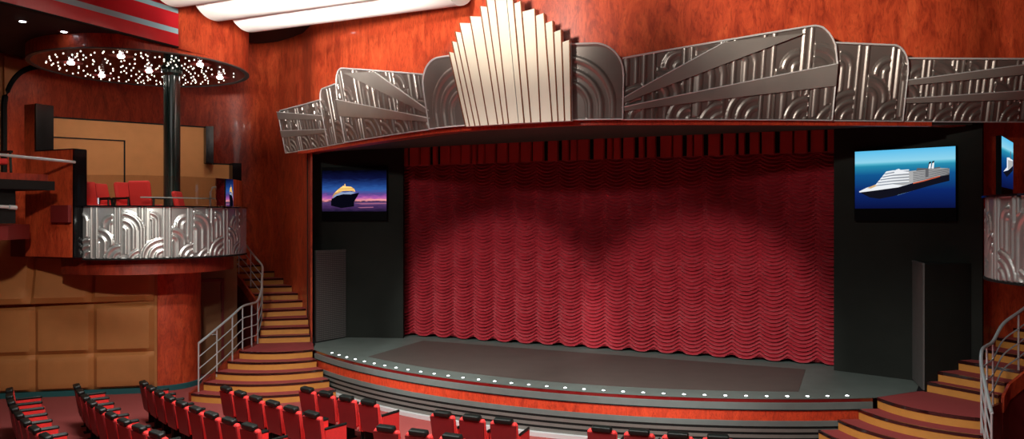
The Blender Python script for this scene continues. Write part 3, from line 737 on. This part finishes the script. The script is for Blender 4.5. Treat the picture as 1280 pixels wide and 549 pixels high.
# armchairs
def armchair():
    T = empty('armchair', (0, 0, 0), None, 'armchair', 'red armchairs in the galleries')
    def rot(ang): return lambda p: (p[0], p[1] * cos(ang) - p[2] * sin(ang), p[1] * sin(ang) + p[2] * cos(ang))
    m = MB(); m.rbox((0, .05, .42), (.5, .52, .13), .04); m.build('seat', 'seat', T, True)
    m = MB(); m.rbox((0, -.24, .72), (.5, .11, .58), .04, rot(radians(12))); m.build('backrest', 'seat', T, True)
    for s in (-1, 1):
        m = MB(); m.box((s * .29, .03, .63), (.06, .56, .045)); m.build('arm', 'vinyl', T)
        for y in (-.2, .26):
            m = MB(); m.tube([(s * .29, y + (.05 if y > 0 else -.06), 0), (s * .29, y, .61)], .025, 8); m.build('leg', 'vinyl', T, True)
    return T
ac = armchair()
for i, (x, y, z, rz, lb) in enumerate([(-9.75, 11.87, 3.95, 255, 'red armchair with black arms beside the black divider end on the balcony'), (-10.30, 12.83, 3.95, 285, 'red armchair tucked low behind the balcony rim, left of the two chairs by the column'),
                                       (-9.22, 12.54, 3.95, 268, 'red armchair in side view, second to the left of the balcony column'), (-8.59, 12.38, 3.95, 20, 'red armchair with its back turned, directly left of the balcony column'),
                                       (-8.33, 13.37, 3.75, 300, 'red armchair just right of the balcony column'), (-10.3, 10.0, 4.87, 265, 'red armchair with black arms in the left side gallery')]):
    o = ac if i == 0 else copy_tree(ac)
    o.location = (x, y, z); o.rotation_euler = (0, 0, radians(rz)); o['label'] = lb

# ------------------------------------------------------------------ starry drum, upper gallery
DC = (-9.7, 13.25); DRZ = 7.7
DR = empty('starry_canopy', (DC[0], DC[1], DRZ), 'round wood canopy with black underside full of tiny white lights', 'canopy')
m = MB(); m.strip([(DC[0] + 2.4 * cos(2 * pi * i / 72), DC[1] + 2.4 * sin(2 * pi * i / 72)) for i in range(73)], .1, DRZ, 9.35)
m.strip([(-7.31, 12.1), (-7.3, 13.25)], .1, DRZ + .06, 9.25); m.build('drum_wall', 'wood', DR, True)
m = MB(); m.lathe((DC[0], DC[1], DRZ), [(2.31, .0), (2.31, .08)], 72); m.build('underside', 'disc', DR)
m = MB(); m.strip([(DC[0] + 2.405 * cos(2 * pi * i / 72), DC[1] + 2.405 * sin(2 * pi * i / 72)) for i in range(73)], .1, DRZ - .012, DRZ + .01); m.build('rim', 'boxgrey', DR)
lamps = []
fw = (-sin(radians(24)), cos(radians(24))); rt = (cos(radians(24)), sin(radians(24)))
for p in [(-10.48, 11.95), (-8.82, 11.92), (-11.21, 13.31), (-9.65, 13.37), (-7.93, 13.3), (-8.73, 14.71)]: lamps.append(p)
for p in lamps:
    q = MB(); q.lathe((p[0], p[1], DRZ), [(.24, -.012), (.25, .0), (.2, .004)], 24); r_ = q.build('lamp_recess', 'lampring', DR)
    q = MB(); q.lathe((p[0], p[1], DRZ), [(.03, -.06), (.065, -.04), (.075, -.012), (.06, -.008)], 16); sub(q, 'lamp', 'lamp', r_, True)
dots = []
DOT = [(.004, -.018), (.013, -.014), (.015, -.006), (.013, .0)]
tries = 0
while len(dots) < 200 and tries < 20000:
    tries += 1
    r = 2.08 * sqrt(random.random()); a = random.random() * 2 * pi; p = (DC[0] + r * cos(a), DC[1] + r * sin(a))
    if any(hypot(p[0] - q[0], p[1] - q[1]) < .13 for q in dots) or any(hypot(p[0] - q[0], p[1] - q[1]) < .3 for q in lamps) or hypot(p[0] + 9.12, p[1] - 13.57) < .3: continue
    dots.append(p)
dots.sort(key=lambda p: (p[0] - 5.89) ** 2 + p[1] ** 2)
q = MB(); q.lathe((0, 0, 0), DOT, 8)
d0 = None
for p in dots[:100]:
    if d0 is None: d0 = q.build('star_light', 'star', DR, True, org=(0, 0, 0)); o = d0
    else:
        o = d0.copy(); COL.objects.link(o); o.parent = DR
    o.location = (p[0] - DC[0], p[1] - DC[1], 0)
q = MB()
for p in dots[100:]: q.lathe((p[0], p[1], DRZ), DOT, 8)
o = q.build('star_lights', 'star', DR, True); o['kind'] = 'stuff'

UG = empty('upper_gallery', (-8, 8, 7.8), 'upper gallery with red lacquer front striped in pale blue, top left', 'gallery')
m = MB(); m.prism([(-7.38, -3), (-7.38, 12.6), (-7.5, 13.0), (-12.5, 13.0), (-12.15, 10.0), (-12.15, -3)], 8.0, 8.2); m.build('underside', 'ceil', UG)
def cyl_x(y): return -7.3
m = MB(); m.strip([(-7.3, -3), (-7.3, 12.1)], .09, 7.8, 9.3); m.build('front_panel', 'fascia_red', UG)
for z0, z1 in ((8.06, 8.17), (8.50, 8.60)):
    m = MB(); m.strip([(-7.288, -3), (-7.288, 12.08)], .01, z0, z1); m.build('stripe', 'stripe', UG)
m = MB(); m.strip([(-7.29, -3), (-7.29, 12.1)], .1, 7.77, 7.8); m.build('lower_trim', 'black', UG)
def downlight(p, z, label):
    T = empty('downlight', (p[0], p[1], z), label, 'downlight', 'recessed downlights')
    q = MB(); q.lathe((p[0], p[1], z), [(.09, -.015), (.1, -.01), (.1, 0), (.06, 0)], 20); q.build('trim_ring', 'boxgrey', T, True)
    q = MB(); q.lathe((p[0], p[1], z), [(.055, -.022), (.06, -.016), (.05, -.01)], 16); q.build('bulb', 'downl', T, True)
downlight((-9.01, 9.86), 8.0, 'white downlight under the dark upper gallery, nearest the left edge')
downlight((-9.05, 10.75), 8.0, 'white downlight under the dark upper gallery, beside the starry disc')
downlight((-8.35, 15.35), cz(-8.35), 'white downlight in the black ceiling right of the wood drum')

# side gallery (mid level, far left)
SG = empty('side_gallery', (-9.5, 8, 4.5), 'dark side gallery ledge with silver handrail at far left', 'gallery')
m = MB(); m.prism([(-8.86, 2), (-8.86, 10.42), (-12.3, 10.42), (-12.3, 2)], 4.69, 4.87); m.build('ledge', 'black', SG)
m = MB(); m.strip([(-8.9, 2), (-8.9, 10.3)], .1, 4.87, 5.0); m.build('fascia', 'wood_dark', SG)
m = MB(); m.prism([(-9.1, 2), (-9.1, 9.78), (-12.3, 9.78), (-12.3, 2)], 4.02, 4.69); m.build('lighting_bay', 'black', SG)
m = MB(); m.prism([(-9.2, 2), (-9.2, 9.7), (-9.9, 10.6), (-12.3, 10.6), (-12.3, 2)], 3.7, 4.0); m.build('soffit', 'undered', SG)
m = MB(); m.tube([(-8.9, 8.0, 5.36), (-8.95, 9.5, 5.33), (-9.0, 10.96, 5.3)], .03, 8); m.build('handrail', 'chrome', SG, True)
m = MB(); m.tube([(-9.05, 9.15, 4.36), (-9.05, 9.6, 4.34)], .035, 8); m.tube([(-9.05, 9.62, 4.34), (-9.05, 9.76, 4.33)], .045, 8); m.build('light_bar', 'chrome', SG, True)
m = MB(); m.lathe((-9.05, 8.87, 4.5), [(.03, -.09), (.05, -.05), (.05, .1), (.03, .12)], 12); m.build('spot_lamp', 'downl', SG, True)
m = MB(); m.box((-9.35, 10.9, 4.22), (.55, .08, .36)); m.build('ledge_panel', 'undered', SG)

# tan arched panel high on the left wall
AP = empty('arched_panel', (-12.4, 11.5, 4.9), 'tan wall panel with black arched border, upper left corner', 'wall panel')
def wx(y, k=0.):
    q = [(9.0, -12.3), (10.8, -12.4), (12.2, -12.7), (14.2, -12.9)]
    for (y0, x0), (y1, x1) in zip(q, q[1:]):
        if y <= y1 or y1 == 14.2: return x0 + (x1 - x0) * (y - y0) / (y1 - y0) + k
arcp = [(11.72, 4.95)] + [(11.72 + 1.25 * (1 - cos(t)), 6.75 + 1.2 * sin(t)) for t in [pi / 2 * i / 14 for i in range(15)]]
m = MB(); m.strip([(wx(y, .07), y) for y in (9.2, 10.2, 10.8, 11.3, 11.72)], .05, 4.95, 7.98); 
for (y0, z0), (y1, z1) in zip(arcp[1:], arcp[2:]):
    m.add([(wx(y, k), y, z) for k in (.12, .02) for y, z in ((y0, z0), (y1, z1), (y1, 7.98), (y0, 7.98))], [(3, 2, 1, 0), (4, 5, 6, 7), (0, 1, 5, 4), (1, 2, 6, 5), (2, 3, 7, 6), (3, 0, 4, 7)])
m.build('tan_face', 'tan', AP)
m = MB(); m.tube([(wx(y, .1), y, z) for y, z in arcp], .07, 8); m.build('arch_border', 'black', AP, True)

# ------------------------------------------------------------------ padded tan wall lower left
PA, PB = (-13.6, 10.18), (-9.25, 13.25)
pl = hypot(PB[0] - PA[0], PB[1] - PA[1]); pr = ((PB[0] - PA[0]) / pl, (PB[1] - PA[1]) / pl); pn = (pr[1], -pr[0])
m = MB(); m.strip([PA, PB], .2, 0, 3.95); struct(m, 'wall_side', 'tan', 'tan wall behind the padded panels under the side gallery', 'wall')
def cell(m, u0, u1, z0, z1, flare=(0, 0)):
    nu, nv = 14, 12
    def fn(a, c, k=0):
        # chamfered cushion: broad flat, rounded edge
        e = min(a, 1 - a) * (u1 - u0); f = min(c, 1 - c) * (z1 - z0)
        t = min(1, e / .16); t2 = min(1, f / .15); ht = .11 * sqrt(max(0, min(1, t * (2 - t)))) * sqrt(max(0, t2 * (2 - t2)))
        u = u0 + (u1 - u0) * a; z = z0 + (z1 - z0) * c
        fl = (flare[0] + (flare[1] - flare[0]) * a) * (1 - c) ** 1.5
        d = (.01 + ht + fl) if k == 0 else 0.
        return (PA[0] + pr[0] * u + pn[0] * d, PA[1] + pr[1] * u + pn[1] * d, z)
    m.slab(lambda a, c: fn(a, c), lambda a, c: fn(a, c, 1), nu, nv)
ub = [0, pl - 4.02 - .0, pl - 2.62, pl - 1.38, pl - .06]
PW = empty('padded_wall_panel', (-11.5, 11.7, .1), 'quilted tan padded wall of square cushions, lower left', 'padded wall')
for z0, z1 in ((.12, .97), (.97, 2.12)):
    for i in range(len(ub) - 1):
        m = MB(); cell(m, ub[i], ub[i + 1], z0, z1); m.build('cushion', 'tan', PW, True)
def flare(u): return .03 + .52 * max(0, 1 - u / (pl - .1)) ** 1.0
for i in range(len(ub) - 1):
    m = MB(); cell(m, ub[i], ub[i + 1], 2.18, 3.74, (flare(ub[i]), flare(ub[i + 1]))); m.build('cushion', 'tan', PW, True)
m = MB(); m.strip([(PA[0] + pn[0] * .09, PA[1] + pn[1] * .09), (PB[0] + pn[0] * .09, PB[1] + pn[1] * .09)], .1, 0, .12); struct(m, 'baseboard_left', 'teal', 'teal baseboard under the padded tan wall', 'baseboard')

# door under the balcony
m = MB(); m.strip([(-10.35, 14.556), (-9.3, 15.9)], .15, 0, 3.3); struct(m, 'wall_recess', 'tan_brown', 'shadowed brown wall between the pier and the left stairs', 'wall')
DO = empty('door_1', (-9.9, 15.1, 0), 'plain brown door in the shadowed recess under the balcony', 'door'); DO['kind'] = 'structure'
dd = (1.25, 1.6); dl = hypot(*dd); dr_ = (dd[0] / dl, dd[1] / dl); dn = (dr_[1], -dr_[0])
def dp(u, d): return (-10.55 + dr_[0] * u + dn[0] * d, 14.3 + dr_[1] * u + dn[1] * d)
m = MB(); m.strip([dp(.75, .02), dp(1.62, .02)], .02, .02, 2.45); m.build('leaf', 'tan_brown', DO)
m = MB(); m.strip([dp(.68, .05), dp(.75, .05)], .05, 0, 2.52); m.strip([dp(1.62, .05), dp(1.69, .05)], .05, 0, 2.52); m.strip([dp(.68, .05), dp(1.69, .05)], .05, 2.45, 2.52); m.build('frame', 'undered', DO)
m = MB(); m.tube([(*dp(1.5, .03), 1.05), (*dp(1.5, .08), 1.05), (*dp(1.38, .08), 1.05)], .012, 6); m.build('handle', 'chrome', DO)

# ------------------------------------------------------------------ white ceiling sails
for i, (x0, yc, z0, lb) in enumerate([(-5.95, 12.75, 8.42, 'white curved ceiling sail nearest the black ceiling edge'), (-5.9, 11.75, 8.42, 'white curved ceiling sail, middle one of the visible three'), (-5.95, 10.75, 8.46, 'white curved ceiling sail nearest the red striped gallery')]):
    m = MB()
    def sec(a): 
        # lower skin: bulging down, lip towards the stage lower
        t = a; y = yc - .62 + 1.24 * t; return y, z0 - .26 * sin(pi * min(1, t * 1.0)) ** .8 - .03 * t
    m.slab(lambda a, c: (x0 + 5.0 * c + .10 * sin(pi * a) * (1 - c) * -1, sec(a)[0], sec(a)[1] + .0),
           lambda a, c: (x0 + 5.0 * c, sec(a)[0], z0 + .06), 20, 6)
    tag(m.build('ceiling_sail', 'white', None, True), lb, 'ceiling panel', 'white ceiling sails')

# ------------------------------------------------------------------ theatre seats
def theatre_seat():
    T = empty('theatre_seat', (0, 0, 0), None, 'theatre seat', 'red theatre seats facing the stage')
    ln = radians(-11)
    def rot(ang): return lambda p: (p[0], p[1] * cos(ang) - p[2] * sin(ang), p[1] * sin(ang) + p[2] * cos(ang))
    R = rot(radians(9))
    m = MB(); m.rbox((0, .09, .575), (.47, .09, .50), .03, R); bk = m.build('backrest', 'seat', T, True)
    # slightly tapered rear shell
    m = MB(); vs = []
    for z, hw in ((-.27, .205), (.22, .225)):
        for x in (-hw, hw):
            for y in (-.062, -.035): p = R((x, y, z)); vs.append((p[0], p[1] + .09, p[2] + .575))
    m.add(vs, [(0, 2, 6, 4), (2, 3, 7, 6), (3, 1, 5, 7), (1, 0, 4, 5), (4, 6, 7, 5), (1, 3, 2, 0)]); m.build('back_shell', 'shell', T)
    m = MB(); m.rbox((0, .03, .845), (.32, .12, .085), .022, R); m.build('headrest', 'vinyl', T, True)
    m = MB(); m.rbox((0, .38, .40), (.44, .46, .12), .04); m.build('seat', 'seat', T, True)
    for s in (-1, 1):
        m = MB(); m.box((s * .250, .33, .43), (.035, .42, .34)); sp = m.build('side_panel', 'seat', T)
        m = MB(); m.rbox((s * .250, .33, .62), (.044, .46, .05), .018); sub(m, 'arm_pad', 'vinyl', sp, True)
        m = MB(); m.box((s * .24, .3, .14), (.04, .26, .28)); m.box((s * .24, .3, .01), (.06, .36, .02)); m.build('leg', 'black', T)
    return T
ts = theatre_seat()
BL = [('rearmost row', 8, (.079, 1.799, -7.037), (.103, -.89, 8.413)), ('fourth row from the stage', 9, (.054, 2.078, -5.896), (.175, -.879, 9.116)), ('third row from the stage', 9, (.068, 2.093, -4.955), (.133, -.796, 9.983)),
      ('left block of the second row', 6, (.023, 1.368, -3.786), (.026, -.438, 10.75)), ('middle block of the second row', 3, (0, .585, -.185), (0, .0, 10.106)),
      ('left block of the front row', 4, (0, .834, -2.846), (.019, -.191, 11.596)), ('middle block of the front row', 3, (0, .565, .151), (.016, 0, 11.238)), ('right block of the front row', 4, (0, .866, 3.178), (.031, .125, 11.54))]
first = True
for nm, n, cx, cy in BL:
    for i in range(n):
        t = -1 + 2 * i / (n - 1); x = cx[0] * t * t + cx[1] * t + cx[2]; y = cy[0] * t * t + cy[1] * t + cy[2]
        a = atan2(2 * cy[0] * t + cy[1], 2 * cx[0] * t + cx[1])
        o = ts if first else copy_tree(ts); first = False
        o.location = (x, y, 0); o.rotation_euler = (0, 0, a)
        o['label'] = 'red theatre seat, %s from the left in the %s' % (ordinal(i + 1), nm)

for o in list(bpy.data.objects):
    if '_o' in o: del o['_o']

# ------------------------------------------------------------------ lights
def spot(loc, tgt, power, size, blend, col=(1, .96, .91), rad=.3):
    d = bpy.data.lights.new('spot', 'SPOT'); d.energy = power; d.spot_size = radians(size); d.spot_blend = blend; d.color = col; d.shadow_soft_size = rad
    o = bpy.data.objects.new('beam_fill_spot', d); COL.objects.link(o); o.location = loc  # shared by curtain and header beams, disc lamps and added fill spots
    from mathutils import Vector
    o.rotation_euler = (Vector(tgt) - Vector(loc)).to_track_quat('-Z', 'Y').to_euler(); return o
def area(loc, tgt, power, sx, sy, col=(1, .96, .91), spread=180):
    d = bpy.data.lights.new('area', 'AREA'); d.shape = 'RECTANGLE'; d.spread = radians(spread); d.size = sx; d.size_y = sy; d.energy = power; d.color = col
    o = bpy.data.objects.new('area_fill', d); COL.objects.link(o); o.location = loc  # unseen area lights placed as fill
    from mathutils import Vector
    o.rotation_euler = (Vector(tgt) - Vector(loc)).to_track_quat('-Z', 'Y').to_euler(); return o
spot((-2, .5, 8.6), (-2.5, 18.2, 1.1), 5200, 20, .4, rad=.25)
spot((2.5, .5, 8.6), (2.6, 18.2, 1.1), 5200, 20, .4, rad=.25)
spot((1.0, 3.2, 7.6), (-4.3, 14.4, 8.9), 5200, 27, .8, (1, .88, .74), .25)
spot((.1, 3.2, 8.0), (.2, 14, 9.1), 5000, 32, .8, (1, .88, .74), .25)
spot((2.7, 3.2, 8.0), (5.6, 15, 9.2), 6000, 34, .8, (1, .88, .74), .25)
spot((0, 4, 6.5), (-7.4, 13.3, 8.75), 2600, 11, .5, (1, .88, .74), .1)  # added unseen spot that brightens the right face of the drum
spot((-1, 4.5, 8.3), (-8.4, 12.4, 3.9), 2100, 17, .7, (1, .97, .92), .25)
for tx in (-5.2, 0, 5.2):  # added unseen frontal spots to lift the marquee panels and fan
    spot((tx * .4, .5, 8.4), (tx, yb(tx), 7.3), 2300, 25, .9, (1, .94, .86), .3)
spot((2, 2, 8.2), (-11, 12.4, 2.9), 2600, 24, .7, (1, .86, .68), .2)  # added unseen spot to raise the padded wall
spot((0, 3, 8.2), (-7, 14.6, 1.0), 1500, 20, .8, (1, .93, .84), .2)  # added unseen spot to brighten the left stairs
spot((3, 3, 8.2), (7.3, 15, 1.2), 1100, 22, .8, (1, .93, .84), .2)  # its added counterpart for the right stairs
for p in (lamps[0], lamps[3], lamps[5]):
    spot((p[0], p[1], 7.6), (p[0] - .6, p[1] + .3, 3), 80, 130, .6, (1, .93, .8), .05)
area((0, 3, 8.2), (0, 8, 0), 100, 8, 3)
area((0, 8.3, 8.1), (0, 10.5, 0), 800, 11, 1, spread=110)
area((.5, 6, 6.7), (-3.6, 12, 8.9), 260, 2.6, .6, (1, .96, .9), spread=40)  # uplight added out of view to whiten the ceiling sails
W_ = bpy.data.worlds.new('World'); SC.world = W_; W_.use_nodes = True
W_.node_tree.nodes['Background'].inputs[0].default_value = (.02, .018, .02, 1); W_.node_tree.nodes['Background'].inputs[1].default_value = .3

# ------------------------------------------------------------------ camera and view
cd = bpy.data.cameras.new('camera'); cd.sensor_width = 36; cd.lens = 960 / 1280 * 36; cd.clip_start = .05; cd.clip_end = 200
co = bpy.data.objects.new('camera', cd); COL.objects.link(co); co.location = (5.89, 0, 4.1); co.rotation_euler = (radians(90), 0, radians(24)); SC.camera = co
vs_ = SC.view_settings; vs_.view_transform = 'Standard'; vs_.look = 'None'; vs_.gamma = 1; vs_.use_curve_mapping = False; vs_.exposure = 0.0
SC.display_settings.display_device = 'sRGB'
SC.cycles.use_denoising = True
SC.cycles.max_bounces = 6
SC.cycles.sample_clamp_indirect = 4
